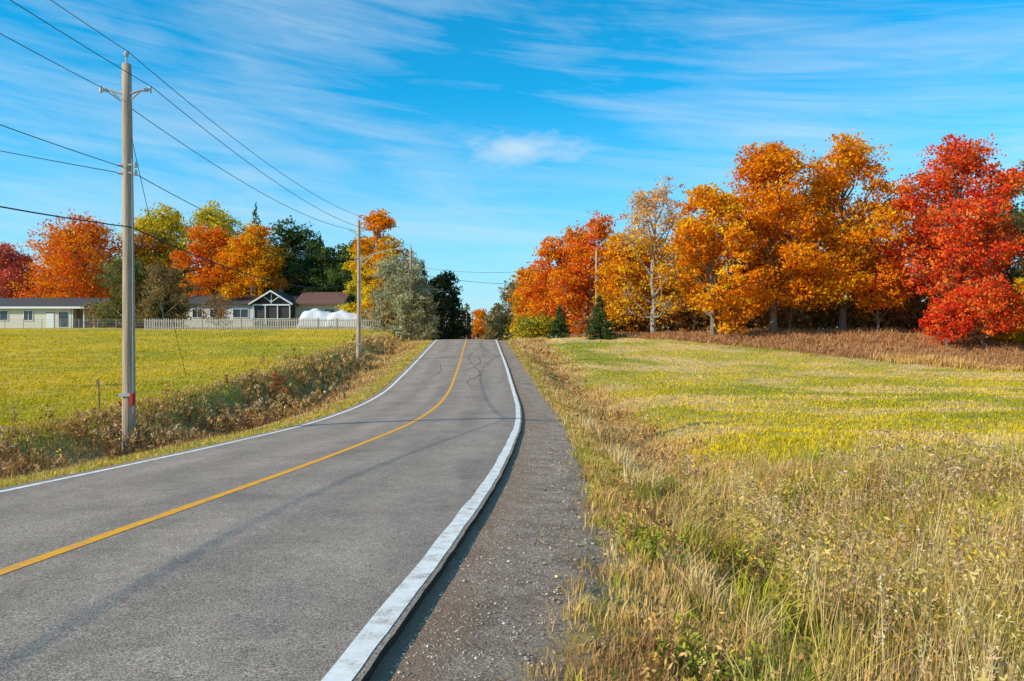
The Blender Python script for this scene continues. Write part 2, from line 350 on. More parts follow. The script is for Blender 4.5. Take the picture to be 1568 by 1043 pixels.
def weeds(G,x,y,h,head,leafc,w=.008,nl=26,sz=.018,asp=.4,wid=1.0):
    n=len(x); 
    blades(G,x,y,h,np.full(n,w)+.0004*y,np.full((n,3),(.25,.14,.06)),np.full((n,3),(.42,.26,.12)),.1)
    z=zg(x,y); t=rng.random((n,nl))**.6; sp=(.03+.09*np.sin(np.clip(t,0,1)*3.0)*.8)*wid
    C=np.stack([x[:,None]+rng.normal(0,1,(n,nl))*sp*h[:,None]+.06*h[:,None]*t, y[:,None]+rng.normal(0,1,(n,nl))*sp*h[:,None], z[:,None]+h[:,None]*(.15+.83*t)],-1).reshape(-1,3)
    tt=t.reshape(-1,1); c=np.repeat(leafc,nl,0)*(1-smooth01((tt-.6)*4))+np.repeat(head,nl,0)*smooth01((tt-.6)*4)
    G.leaves(C,rng.uniform(.6,1.5,len(C))*np.repeat(sz+.0012*y,nl),c*rng.uniform(.6,1.3,(len(C),1)),m=0,asp=asp)
G=Geo()
N=2400; y=logy(2.6,17,N); s=5.8+rng.random(N)*(3+y*.78); x=xc(y)+s; k=(x>1.4)&(vn(x,y,.18,.4)>-.2); x=x[k];y=y[k]; n=len(x)
cl=pal(TAN+STRAW,n); tufts(G,x,y,8,.07+0*x,.45+.55*rng.random(n),.004+.0005*y,cl*.8,cl*1.05,.22)
N=700; y=logy(2.5,16,N); s=4.9+rng.random(N)*(3.3+y*.75); x=xc(y)+s; k=(x>1.0); x=x[k];y=y[k];s=s[k];n=len(x)
cl=np.where((rng.random(n)<.32)[:,None],pal(YG+GRN,n),pal(STRAW+TAN,n)); tufts(G,x,y,55,.06+.05*rng.random(n),(.34+.6*rng.random(n)**1.2)*(.6+.4*smooth01((s-5)/1.5)),.008+.0005*y,cl*.70,cl*1.08,.5)
N=900; y=logy(2.6,9,N); s=6.6+rng.random(N)*(2.2+y*.75); x=xc(y)+s; k=(x>2.0)&(x>.42*y); x=x[k];y=y[k];n=len(x)
cl=pal(STRAW+TAN,n); tufts(G,x,y,22,.07+0*x,.65+.4*rng.random(n),.006+.0004*y,cl*.75,cl*1.05,.28)
N=1500; y=logy(2.4,15,N); s=5.8+rng.random(N)*(3+y*.7); x=xc(y)+s; k=(x>1.5)&(vn(x,y,.2,2.4)>-.2); x=x[k];y=y[k]; n=len(x)
cl=pal(STRAW,n); hh=.65+.55*rng.random(n)
tp=tufts(G,x,y,4,.06+0*x,hh,.004+.0003*y,cl*.85,cl,.12)
q=8; Cn=np.repeat(tp,q,0)+rng.normal(0,1,(len(tp)*q,3))*np.array([.009,.009,.04])-np.array([0,0,.05])
G.leaves(Cn,rng.uniform(.006,.015,len(Cn))+.0006*Cn[:,1],np.repeat(np.repeat(cl,4,0),q,0)*rng.uniform(.8,1.2,(len(Cn),1)),m=0,asp=.3)
# dead brown goldenrod
N=2600; y=logy(2.8,16,N); s=6.0+rng.random(N)*(2.7+y*.75); x=xc(y)+s; k=(x>1.6)&(vn(x,y,.16,1.9)>.05); x=x[k];y=y[k];n=len(x)
weeds(G,x,y,.4+.72*rng.random(n),pal([(.60,.38,.22),(.70,.47,.29),(.46,.26,.13)],n),pal([(.46,.25,.07),(.56,.34,.07),(.28,.14,.05)],n),nl=26,sz=.016)
# leafy green-gold goldenrod in bushy stands
N=2600; y=logy(2.5,14,N); s=5.6+rng.random(N)*(2.7+y*.72); x=xc(y)+s; k=(x>1.3)&(vn(x,y,.19,7.3)>.15); x=x[k];y=y[k];n=len(x)
weeds(G,x,y,.4+.6*rng.random(n),pal([(.78,.52,.08),(.66,.44,.10),(.74,.55,.18)],n),pal([(.40,.40,.04),(.58,.48,.05),(.26,.31,.035),(.50,.32,.06)],n),nl=34,sz=.021,asp=.32,wid=1.25)
N=1600; y=logy(2.3,13,N); s=4.5+rng.random(N)*(3+y*.6); x=xc(y)+s; k=(x>.6)&(vn(x,y,.35,3.1)>.15); x=x[k];y=y[k];n=len(x)
weeds(G,x,y,.10+.24*rng.random(n),pal(GRN+YG,n),pal(GRN,n),nl=24,sz=.015)
N=2200; y=logy(2.3,12,N); s=4.4+rng.random(N)*(3+y*.6); x=xc(y)+s; k=(x>.5)&(vn(x,y,.3,4.1)>0); x=x[k];y=y[k];n=len(x)
weeds(G,x,y,.12+.28*rng.random(n),pal(BRN+TAN,n),pal(BRN+TAN,n),nl=18,sz=.013)
G.make('dry_weeds',[M_grass])
G=Geo()
N=10000; y=logy(9,84,N); s=rng.normal(6.1,1.1,N); k=(s>ge(y)+.1)&(s<9.5); y=y[k];s=s[k]; x=xc(y)+s; n=len(x)
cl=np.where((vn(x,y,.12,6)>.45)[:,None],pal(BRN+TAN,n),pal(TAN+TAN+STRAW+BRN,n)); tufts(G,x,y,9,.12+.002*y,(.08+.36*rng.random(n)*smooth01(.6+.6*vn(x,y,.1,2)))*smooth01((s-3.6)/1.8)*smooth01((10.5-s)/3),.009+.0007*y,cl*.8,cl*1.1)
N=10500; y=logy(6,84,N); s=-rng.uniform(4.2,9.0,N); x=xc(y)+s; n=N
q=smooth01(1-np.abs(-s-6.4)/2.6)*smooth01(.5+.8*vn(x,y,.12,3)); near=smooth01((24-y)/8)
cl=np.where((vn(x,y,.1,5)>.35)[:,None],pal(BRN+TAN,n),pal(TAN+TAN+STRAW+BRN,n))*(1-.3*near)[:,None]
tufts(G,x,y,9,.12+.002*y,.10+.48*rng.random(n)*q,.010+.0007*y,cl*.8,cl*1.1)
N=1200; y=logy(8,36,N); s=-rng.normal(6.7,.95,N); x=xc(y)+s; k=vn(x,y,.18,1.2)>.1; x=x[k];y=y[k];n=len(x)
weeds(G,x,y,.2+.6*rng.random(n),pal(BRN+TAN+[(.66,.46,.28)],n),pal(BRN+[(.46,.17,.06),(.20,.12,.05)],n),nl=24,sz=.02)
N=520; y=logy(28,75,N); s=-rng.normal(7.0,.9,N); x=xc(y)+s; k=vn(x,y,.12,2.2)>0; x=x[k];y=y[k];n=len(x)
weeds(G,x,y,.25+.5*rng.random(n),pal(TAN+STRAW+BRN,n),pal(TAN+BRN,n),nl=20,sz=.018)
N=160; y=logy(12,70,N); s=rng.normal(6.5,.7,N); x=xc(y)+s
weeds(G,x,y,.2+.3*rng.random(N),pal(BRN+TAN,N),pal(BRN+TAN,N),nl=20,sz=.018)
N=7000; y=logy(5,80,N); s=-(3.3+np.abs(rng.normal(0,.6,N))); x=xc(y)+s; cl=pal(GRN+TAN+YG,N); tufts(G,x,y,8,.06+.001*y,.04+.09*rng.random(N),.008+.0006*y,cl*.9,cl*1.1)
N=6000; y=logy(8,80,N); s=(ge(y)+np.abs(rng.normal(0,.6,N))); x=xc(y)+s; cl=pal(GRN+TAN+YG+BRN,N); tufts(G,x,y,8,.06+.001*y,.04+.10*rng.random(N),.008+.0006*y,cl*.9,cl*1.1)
G.make('ditch_grass',[M_grass])
G=Geo()
N=26000; y=logy(11,80,N); x=xc(y)+7.5+rng.random(N)*(y*.75+6); k=(y<80-(x-5.6)*.62+1); x=x[k];y=y[k];n=len(x)
cl=gcol(x,y)*1.05+.35*(pal(YG+GRN+TAN,n)-.40); cl=np.clip(cl,.02,1); nr=smooth01((26-y)/12)
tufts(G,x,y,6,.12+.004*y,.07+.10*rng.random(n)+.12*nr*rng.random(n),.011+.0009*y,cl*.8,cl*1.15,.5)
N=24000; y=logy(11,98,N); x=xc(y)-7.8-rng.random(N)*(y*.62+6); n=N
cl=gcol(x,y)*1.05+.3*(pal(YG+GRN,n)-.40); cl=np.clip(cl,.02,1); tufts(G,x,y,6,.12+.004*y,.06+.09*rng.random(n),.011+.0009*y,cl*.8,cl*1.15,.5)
G.make('field_grass',[M_grass])
G=Geo()
N=9000; x=rng.uniform(6,62,N); yb=80-(x-5.6)*.62; y=yb+rng.random(N)*np.clip(90-yb,2,40); 
cl=pal([(.48,.21,.08),(.58,.29,.11),(.36,.16,.07),(.66,.40,.19)],N); tufts(G,x,y,8,.25+0*x,.18+.38*rng.random(N),.06+0*x,cl*.8,cl*1.1,.4)
N=900; x=rng.uniform(30,50,N); y=80-(x-5.6)*.62+rng.normal(0,.7,N)+.5; k=vn(x,y*0,.09,1)>-.2; x=x[k];y=y[k]; n=len(x); cl=pal(TAN,n); tufts(G,x,y,8,.15+0*x,.4+.6*rng.random(n)*smooth01(.6+.5*vn(x,y,.2,1)),.05+0*x,cl*.8,cl*.95,.2)
G.make('bank_brush',[M_grass])
# ------------------------------------------------------------------ trees
def tree(name,X,Y,H,r,P,n=16000,base=.13,nl=14,leaf=.175,bark=None,lean=0,bare=0,topP=None,squash=1.0,gain=1.0):
    G=Geo(); r=r*1.1
    tr=max(.12,H*.017) if H>3 else .03
    pts=[np.array([0,0,-.3]),np.array([0,0,0.])]; 
    K=7
    for i in range(1,K+1): pts.append(np.array([rng.normal(0,.14)*min(1,H/8)+lean*i/K,rng.normal(0,.14)*min(1,H/8),H*.8*i/K]))
    pts=np.array(pts); rad=np.concatenate([[tr*1.6,tr*1.25],np.linspace(tr,tr*.15,K)])
    G.tube(pts,rad,8,0)
    tp=lambda h: np.array([np.interp(h,pts[:,2],pts[:,0]),np.interp(h,pts[:,2],pts[:,1]),h])
    ang=rng.uniform(0,6.28); C=[];R=[]
    for i in range(nl):
        t=(i+.5)/nl; hh=H*(base+(0.88-base)*t**1.05)+rng.normal(0,.025)*H
        env=r*np.interp(t,[0,.2,.5,.75,1],[.74,1,1.05,.90,.52])
        ang+=2.4+rng.normal(0,.35); lr=r*rng.uniform(.26,.42)*np.interp(t,[0,.7,1],[1,1,.85])
        d=max(0,env-lr*.8)*rng.uniform(.72,1.12)
        C.append(np.array([math.cos(ang)*d+lean*t,math.sin(ang)*d,hh])); R.append(lr)
    a0=rng.uniform(0,6.28)
    for q in range(3):
        C.append(np.array([lean+math.cos(a0+q*2.1)*r*.28,math.sin(a0+q*2.1)*r*.28,H-r*(.30+.14*q)])); R.append(r*.30)
    C.append(np.array([0,0,H*.6])); R.append(r*.45)
    tot=sum(q**2 for q in R); LC=[];LK=[]
    for c,q in zip(C,R):
        h0=max(H*.12,c[2]-q*1.2-H*.10); p0=tp(min(h0,H*.75)); p1=c; md=(p0+p1)/2+np.array([0,0,-.06*H*.3])+rng.normal(0,.15,3)*min(1,H/8)
        G.tube([p0,p0*.6+md*.4,md,p1*.7+md*.3,p1],np.linspace(tr*.42,tr*.12,5),5,0)
        nc=int(12+11*q); u=rng.normal(size=(nc,3)); u/=np.linalg.norm(u,axis=1)[:,None]; rr=rng.uniform(.45,1.22,nc)[:,None]
        cc=c+u*rr*q*np.array([1,1,.85*squash])
        for e in cc[::(1 if bare else 2)]:
            m2=(c+e)/2+rng.normal(0,.12,3)*min(1,H/8); G.tube([c,m2,e,e+(e-c)*.25+np.array([0,0,.2*min(1,H/8)])],[tr*.12,tr*.08,tr*.05,tr*.02],3,0,cap=False)
        m=int(n*q*q/tot); k=rng.integers(0,nc,m); cr=q*rng.uniform(.12,.32,nc)
        LC.append(cc[k]+rng.normal(size=(m,3))*cr[k][:,None]*np.array([1.1,1.1,.62]))
        tt=np.clip(cc[:,2]/H,0,1)[:,None]
        bc=pal(P,nc)
        if topP is not None: bc=np.where(rng.random((nc,1))<smooth01((tt-.45)*2.5),pal(topP,nc),bc)
        bc=bc*rng.uniform(.72,1.2,(nc,1)); LK.append(bc[k])
    L=np.vstack(LC); K2=np.vstack(LK)*rng.uniform(.75,1.25,(len(L),1))*gain; keep=L[:,2]>.3*min(1,H/8); L=L[keep];K2=K2[keep]
    G.leaves(L,leaf*rng.uniform(.55,1.25,len(L)),K2,1)
    o=G.make(name,[bark or M_bark,M_leaf],linkit=True)
    o.location=(X,Y,float(zg(X,Y))-.05)
    return o
OR=[(.94,.30,.008),(.95,.38,.010),(.90,.24,.008),(.95,.34,.010)]; YO=[(.95,.48,.015),(.95,.55,.02),(.93,.40,.012)]; RO=[(.94,.20,.03),(.95,.28,.04),(.88,.15,.025)]
RD=[(.88,.055,.02),(.94,.11,.025),(.74,.04,.02),(.95,.20,.03)]; YL=[(.93,.62,.03),(.84,.60,.03),(.76,.55,.03)]; YGN=[(.58,.48,.03),(.72,.55,.03),(.42,.39,.03)]
DG=[(.035,.06,.022),(.055,.085,.03),(.08,.11,.035)]; PG=[(.11,.16,.04),(.17,.22,.045),(.08,.12,.035)]; OLV=[(.32,.26,.09),(.42,.32,.10),(.25,.20,.07)]
SIL=[(.46,.43,.24),(.58,.54,.33),(.34,.32,.16)]; PNK=[(.78,.19,.12),(.86,.26,.14),(.64,.13,.09)]; BRO=[(.36,.18,.07),(.46,.22,.08),(.25,.13,.06)]; TANL=[(.88,.44,.15),(.80,.44,.20),(.92,.46,.08)]
def mass(name,x0,y0,x1,y1,h,hv,dep,P,n,leaf=.24,bark=True):
    G=Geo(); L=math.hypot(x1-x0,y1-y0); nc=int(L*2.2)+6
    t=rng.random(nc); cx=x0+(x1-x0)*t+rng.normal(0,.5,nc); cy=y0+(y1-y0)*t+rng.uniform(-dep,dep,nc)
    hh=(h+hv*vn(cx,cy*0,.06,.3)); hh=np.clip(hh,h*.4,None)*rng.uniform(.75,1.12,nc); cz=zg(cx,cy)
    if bark:
        for a,b,c,d in zip(cx[::2],cy[::2],cz[::2],hh[::2]): G.tube([(a,b,c-.2),(a+rng.normal(0,.2),b,c+d*.5),(a+rng.normal(0,.4),b,c+d*.95)],[.09,.06,.02],4,0)
    M=nc*9; k=rng.integers(0,nc,M); u=rng.random(M)**.8; qx=cx[k]+rng.normal(0,1,M)*1.1*(1.15-u); qy=cy[k]+rng.normal(0,1,M)*1.1; qz=cz[k]+hh[k]*(.08+.9*u)
    qc=pal(P,M)*rng.uniform(.65,1.25,(M,1)); j=rng.integers(0,M,n); q=np.stack([qx,qy,qz],1)[j]+rng.normal(0,1,(n,3))*.5
    G.leaves(q,leaf*rng.uniform(.6,1.3,n),qc[j]*rng.uniform(.7,1.3,(n,1)),1)
    return G.make(name,[M_bark,M_leaf])
def conifer(name,X,Y,H,r,P,n=7000,leaf=.16):
    G=Geo(); G.tube([(0,0,-.2),(0,0,H*.5),(0,0,H*.98)],[H*.018+.03,H*.01+.02,.01],6,0)
    nb=int(60+H*10); t=rng.random(nb)**1.35*.97+.02; a=rng.uniform(0,6.28,nb); R=r*(1-t)**.85*rng.uniform(.7,1.12,nb)+.06
    k=rng.choice(nb,n,p=(R**1.3+.05)/(R**1.3+.05).sum()); u=rng.random(n)**.6
    d=u*R[k]; sp=.06+.16*d; aa=a[k]
    C=np.stack([np.cos(aa)*d+rng.normal(0,1,n)*sp*.6,np.sin(aa)*d+rng.normal(0,1,n)*sp*.6,H*t[k]+.06*H*(1-t[k])*(.4-u*.9)*1.2+rng.normal(0,1,n)*.06*r],1)
    C[:,2]=np.clip(C[:,2],.05,None)
    for i in range(0,nb,2): G.tube([(0,0,H*t[i]),(math.cos(a[i])*R[i],math.sin(a[i])*R[i],H*t[i]-.05*R[i])],[.03,.01],3,0,cap=False)
    G.leaves(C,leaf*rng.uniform(.6,1.3,n),pal(P,n)*rng.uniform(.6,1.35,(n,1)),1,asp=.35)
    o=G.make(name,[M_bark,M_leaf]); o.location=(X,Y,float(zg(X,Y))-.05); return o
# right-hand maples
tree('orange_maple_tree',25.6,78,19.1,4.8,OR,28000,nl=22,lean=-.4,base=.17)
tree('orange_maple_tree',33.2,80,19.4,5.3,OR+OR+YO,30000,nl=23,base=.16)
tree('golden_maple_tree',19.4,77,15.0,3.9,YO+OR,17500,nl=18,base=.17)
tree('maple_tree',14.4,81,15.9,4.1,YO,10500,nl=18,topP=TANL,bark=M_barkl,bare=1,leaf=.14)
tree('golden_maple_tree',12.4,84,11.0,3.6,YO+OR,13000)
tree('red_orange_maple_tree',9.3,93,14.4,4.5,RO+OR,17000,nl=17)
tree('red_orange_maple_tree',5.7,97,12.8,4.2,OR+RO,16000,nl=17)
tree('orange_maple_tree',2.8,104,9.8,3.4,OR+YO,10000)
tree('red_maple_tree',42.4,76,19.2,5.3,RD+RO,26000,nl=23,base=.24)
tree('red_maple_tree',42.6,72,6.4,3.6,RD+RO,9500,base=.3,leaf=.14)
tree('red_maple_tree',39.4,72,4.6,2.4,RD,4500,base=.3,leaf=.13)
tree('orange_maple_tree',27.8,79.5,8.5,4.2,OR,10000,base=.4,leaf=.16)
tree('orange_maple_tree',35.8,78,7.5,3.0,OR+RO,6000,base=.45,leaf=.15)
tree('pine_tree',54.5,83,18.5,5,PG+OLV,15000,nl=13)
tree('golden_maple_tree',48,72,7,3.2,YO+YGN,8000)
tree('brown_oak_tree',38.5,90,13.5,4.5,BRO+OLV+OR,13000)
tree('brown_oak_tree',47,88,15,5,BRO+OLV+OR,13000)
tree('orange_maple_tree',21,90,12.5,4.5,OR+BRO,12000)
tree('orange_maple_tree',30,92,15,5,OR+BRO,12000)
tree('brown_oak_tree',57,92,15,5,BRO+OLV,12000)
tree('golden_maple_tree',58,70,13,4.5,YO+YGN,11000)
mass('shrub_thicket',9,84,62,84,2.6,1.2,3,BRO+OLV+OR[:1]+BRO,24000)
mass('woodland_background',8,104,75,100,8.5,2,5,BRO+OLV+OR,28000,leaf=.36)
conifer('spruce_tree',5.0,83,3.7,1.2,DG+PG,5000,.12)
conifer('spruce_tree',8.4,76.5,4.4,1.5,DG+PG,6500,.12)
conifer('spruce_tree',10.6,86,5,1.6,DG+PG,5500,.13)
mass('yellow_green_shrub',1.2,86,4.2,90,1.9,.5,1,YL+YGN+PG,5000,leaf=.13,bark=False)
# left-hand trees
tree('crimson_maple_tree',-86,135,15.0,5.5,PNK,14000,leaf=.22)
tree('red_maple_tree',-80,142,15.5,5,RO+PNK,12000,leaf=.22)
tree('orange_maple_tree',-69,126,17.8,7.0,OR+RO,22000,leaf=.22,nl=20)
tree('orange_maple_tree',-61,132,16,5.5,OR+BRO,12000,leaf=.22)
tree('yellow_maple_tree',-60,136,20.8,6.6,YGN+YL,19000,leaf=.23,nl=18)
tree('yellow_maple_tree',-51.5,139,21.8,6.8,YL+YGN,18000,leaf=.23,nl=18)
tree('red_orange_maple_tree',-48.0,127,16.8,5.0,RO+OR,15000,leaf=.21)
tree('orange_maple_tree',-40.5,124,16.6,5.0,OR+YO,16000,leaf=.21)
conifer('spruce_tree',-46.0,143,23,3.8,PG+DG,9000,.3)
conifer('spruce_tree',-31.5,131,15.5,3.2,DG,9000,.28)
tree('pine_tree',-36.4,133,18.2,5.2,DG+PG,17000,leaf=.22)
tree('pine_tree',-30.5,127,14.0,4.4,PG+DG,13000,leaf=.2)
tree('pine_tree',-25.0,126,14.6,4.6,PG,13000,leaf=.2)
tree('orange_maple_tree',-17.9,108,16.4,3.3,YO+YL,14000,leaf=.18,topP=OR,nl=15)
tree('yellow_maple_tree',-20.8,111,12.5,2.6,YL+YGN,8000,leaf=.18)
tree('silver_willow_tree',-12.4,90,9.6,3.8,SIL,15000,leaf=.13,base=.05,bark=M_barkl)
tree('silver_willow_tree',-10.3,88,6.0,2.3,SIL+OLV,7000,leaf=.13,base=.03,bark=M_barkl)
conifer('dark_cedar_tree',-12.6,112,12.8,2.8,DG,9000,.22)
tree('pine_tree',-9.8,112,11.0,3.4,DG+[(.14,.09,.045)],14000,base=.05,leaf=.18)
tree('olive_ash_tree',-52,108,10.0,3.8,OLV+PG,8000,leaf=.15,base=.08,bark=M_barkl)
tree('olive_ash_tree',-47.0,107,8.8,3.6,OLV+OLV+BRO,8000,leaf=.15,base=.08,bark=M_barkl)
tree('bare_apple_tree',-38.5,104,4.8,2.2,BRO,1700,leaf=.12,base=.15,bark=M_bark,bare=1)
mass('woodland_background',-105,150,-12,142,12,2.5,6,OLV+DG+BRO+OR[:1],34000,leaf=.46)
mass('hedge_shrubs',-58,112,-46,110,3.6,.8,1.5,OLV+DG+BRO,9000,leaf=.2)
mass('roadside_shrubs',-13.5,95,-14.5,150,4.5,1,2,DG+OLV+BRO,13000,leaf=.25)
conifer('spruce_tree',-10.8,190,12,2.6,DG,4000,.3); conifer('spruce_tree',-13.5,180,11,2.6,PG+DG,4000,.3)
tree('orange_maple_tree',-8.5,215,12,3.2,OR,4000,leaf=.3)
tree('grey_ash_tree',.5,150,11,4,OLV+[(.5,.34,.2)],8000,leaf=.22,bark=M_barkl,bare=1)
tree('grey_ash_tree',4,140,12.5,4,[(.5,.36,.2)]+OLV+TANL,8000,leaf=.22,bark=M_barkl,bare=1)
tree('grey_ash_tree',-2.8,165,9,3.4,OLV+[(.5,.34,.2)],6000,leaf=.24,bark=M_barkl)
mass('distant_trees',-160,260,-14,240,13,3,8,OLV+DG+BRO,12000,leaf=.7)
mass('distant_trees',-30,330,10,330,9,3,8,OLV+DG+[(.45,.18,.05)],6000,leaf=.7)
mass('distant_trees',0,180,150,170,12,3,8,OLV+BRO+OR,16000,leaf=.6)
tree('rust_sumac_bush',-9.9,33.5,1.4,.45,[(.56,.16,.06),(.62,.28,.10)],800,base=.1,nl=8,leaf=.05)
# ------------------------------------------------------------------ utility poles + wires
def pole(x,y,h,arms=True,r=.165,lean=0):
    z=float(zg(x,y)); G=Geo()
    k=np.linspace(0,1,9); G.tube(np.stack([.02*np.sin(k*3)+lean*k,0*k,-.4+(h+.4)*k],1),r-(r-.11)*k,12,0)
    if arms:
        G.tube([(lean,0,h-.3),(lean,0,h+.28)],[.02,.02],6,1); G.tube([(lean,0,h+.2),(lean,0,h+.26),(lean,0,h+.34)],[.05,.07,.03],8,2)
        za=h-.68
        for sg in (-1,1):
            G.tube([(lean,-.05,za-.12),(lean+sg*.35,-.05,za),(lean+sg*.62,-.05,za+.02)],[.03,.028,.025],6,1)
            G.tube([(lean,-.05,za-.34),(lean+sg*.36,-.05,za-.02)],[.02,.02],6,1)
            for q in range(3): G.tube([(lean+sg*(.48+.06*q),-.05,za+.02),(lean+sg*(.51+.06*q),-.05,za+.02)],[.055,.035],8,2)
            G.tube([(lean+sg*.62,-.05,za-.05),(lean+sg*.62,-.05,za+.12)],[.035,.03],8,2)
        for zz in (h-2.55,h-2.75): G.tube([(-.24,-.08,zz),(.24,-.08,zz)],[.035,.035],6,1); G.tube([(.2,-.08,zz-.06),(.2,-.08,zz+.08)],[.05,.04],6,2)
        G.tube([(.13,-.11,h-2.4),(.15,-.12,h-5),(.17,-.13,1.0)],[.012,.012,.012],4,1,cap=False)
        G.box(-.17,.17,-.19,-.14,1.42,1.5,1); 
    o=G.make('utility_pole',[M_pole,M_metal,M_cer,M_red],smooth=False,color=False); o.location=(x,y,z)
    for p in o.data.polygons: p.use_smooth=len(p.vertices)==4 and p.material_index==0
    return (x,y,z,h)
P0=pole(-9.9,-14,9.4);P1=pole(-9.62,20,9.75,lean=-.06);P2=pole(-10.3,53.5,9.8);P3=pole(-11.2,88,10.6);P4=pole(-13.5,124,10)
PR=pole(8.9,84,9.0,True); PL=pole(-34,22,11.8)
pole(-10.0,175,9,False); pole(-8.0,160,8.5,False); PE=pole(75,78,16,True)
G=Geo(); z1=P1[2]; G.box(-9.62+.11,-9.62+.18,19.80,19.95,z1+1.2,z1+1.5,0); G.make('pole_marker',[M_red],color=False)
G=Geo()
def wire(a,b,sag,r=.0095,n=26):
    a=np.array(a,float);b=np.array(b,float);t=np.linspace(0,1,n)[:,None]
    p=a+(b-a)*t; p[:,2]-=4*sag*(t*(1-t))[:,0]; G.tube(p,r,4,0,cap=False)
def at(p,dx,dz): return (p[0]+dx,p[1]-.05,p[2]+p[3]+dz)
seq=[P0,P1,P2,P3,P4]
for a,b in zip(seq[:-1],seq[1:]):
    rr=.0095 if a is P0 else .012
    wire(at(a,0,.3),at(b,0,.3),.55,rr); wire(at(a,-.66,-.6),at(b,-.66,-.6),.6,rr); wire(at(a,.62,-.6),at(b,.62,-.6),.6,rr)
    wire(at(a,-.1,-2.6),at(b,-.1,-2.6),.7,rr); wire(at(a,.1,-4.1),at(b,.1,-4.1),.9,rr+.005)
wire(at(P1,-.15,-2.75),at(PL,0,-.2),.2,.009)
wire(at(P1,.1,-1.9),(-13.5,33,float(zg(-13.5,33))),.05,.008)
wire(at(P2,.1,-2.8),at(PR,0,-2.5),1.2,.015); wire(at(P3,.1,-2),at(PR,0,-1.0),1.0,.015)
wire(at(PR,0,-2.0),at(PE,0,-5),1.0,.016); wire(at(PR,0,-1.0),at(PE,0,-.2),1.0,.014)
G.make('power_lines',[M_wire],color=False)
G=Geo(); zb=P2[2]+7.1; t=np.linspace(0,1,10)
G.tube(np.stack([-10.3+.12+2.5*t,53.4+0*t,zb+.75*np.sin(t*1.5)],1),.035,8,0)
G.tube([(-7.75,53.4,zb+.77),(-7.55,53.4,zb+.77),(-7.25,53.4,zb+.74),(-7.05,53.4,zb+.72)],[.06,.11,.13,.04],8,0)
G.tube([(-10.2,53.4,zb-.5),(-9.3,53.4,zb+.38)],[.02,.02],6,0); G.make('street_lamp',[M_metal],color=False)
G=Geo(); zz=float(zg(-11.4,22)); G.tube([(-11.4,22,zz-.1),(-11.42,22,zz+.9)],[.022,.018],6,0); G.box(-11.46,-11.38,21.95,21.975,zz+.75,zz+.88,0); G.make('marker_stake',[M_tan],color=False)
# ------------------------------------------------------------------ fence
G=Geo(); rf=np.random.default_rng(5)
def fy(x): return 100.0+.02*(x+30)
x=-46.0
while x<-16.6:
    z=float(zg(x,fy(x)))
    h=1.42+rf.normal(0,.02); w=.15
    V=[(x,fy(x),z),(x+w,fy(x),z),(x+w,fy(x),z+h-.08),(x+w/2,fy(x),z+h),(x,fy(x),z+h-.08)]; V2=[(a,b+.03,c) for a,b,c in V]
    G.add(V+V2,[(0,1,2,4),(9,7,6,5),(0,5,6,1),(1,6,7,2),(4,9,5,0)],[(4,2,3),(7,9,8)])
    x+=.29
for xx in np.arange(-46.0,-16.5,2.4):
    z=float(zg(xx,fy(xx))); G.box(xx-.06,xx+.06,fy(xx)+.085,fy(xx)+.2,z,z+1.45)
xs=np.arange(-46.0,-16.9,2.4)
for a,b in zip(xs[:-1],xs[1:]):
    for dz in(.35,1.1):
        za=float(zg(a,100));zb=float(zg(b,100)); y0=fy(a)+.032
        V=[(a,y0,za+dz),(b,y0,zb+dz),(b,y0,zb+dz+.09),(a,y0,za+dz+.09)]; V+= [(p,q+.05,r) for p,q,r in V]
        G.add(V,[(0,1,2,3),(7,6,5,4),(3,2,6,7),(0,4,5,1)])
G.make('wooden_fence',[M_wood],color=False)
G=Geo()
for xx in np.arange(-80,-46.2,2.4):
    z=float(zg(xx,103)); G.tube([(xx,103,z-.1),(xx,103,z+1.35)],[.04,.04],6,0)
for dz in (.1,.3,.5,.7,.9,1.1,1.3):
    xs=np.arange(-80,-46.2,2.4); G.tube([(a,102.95,float(zg(a,103))+dz) for a in xs],.012,4,0,cap=False)
G.make('wire_fence',[M_metal],color=False)
# ------------------------------------------------------------------ houses
def gable_x(G,x0,x1,y0,y1,z,h,ov=.5,th=.18,m=0):
    ym=(y0+y1)/2; sl=h/((y1-y0)/2); 
    for sg,ye in((1,y0-ov),(-1,y1+ov)):
        ze=z-ov*sl
        V=[(x0-ov,ye,ze),(x1+ov,ye,ze),(x1+ov,ym,z+h),(x0-ov,ym,z+h)]; V+=[(a,b,c+th) for a,b,c in V]
        G.add(V,[(0,1,2,3),(7,6,5,4),(0,4,5,1),(1,5,6,2),(3,2,6,7),(0,3,7,4)],m=m)
def gable_y(G,x0,x1,y0,y1,z,h,ov=.4,th=.18,m=0):
    xm=(x0+x1)/2; sl=h/((x1-x0)/2)
    for xe in(x0-ov,x1+ov):
        ze=z-ov*sl
        V=[(xe,y0-ov,ze),(xe,y1+ov,ze),(xm,y1+ov,z+h),(xm,y0-ov,z+h)]; V+=[(a,b,c+th) for a,b,c in V]
        G.add(V,[(0,1,2,3),(7,6,5,4),(0,4,5,1),(1,5,6,2),(3,2,6,7),(0,3,7,4)],m=m)
def gend_x(G,x,y0,y1,z,h,m=0): G.add([(x,y0,z),(x,y1,z),(x,(y0+y1)/2,z+h)],None,[(0,1,2)],m)
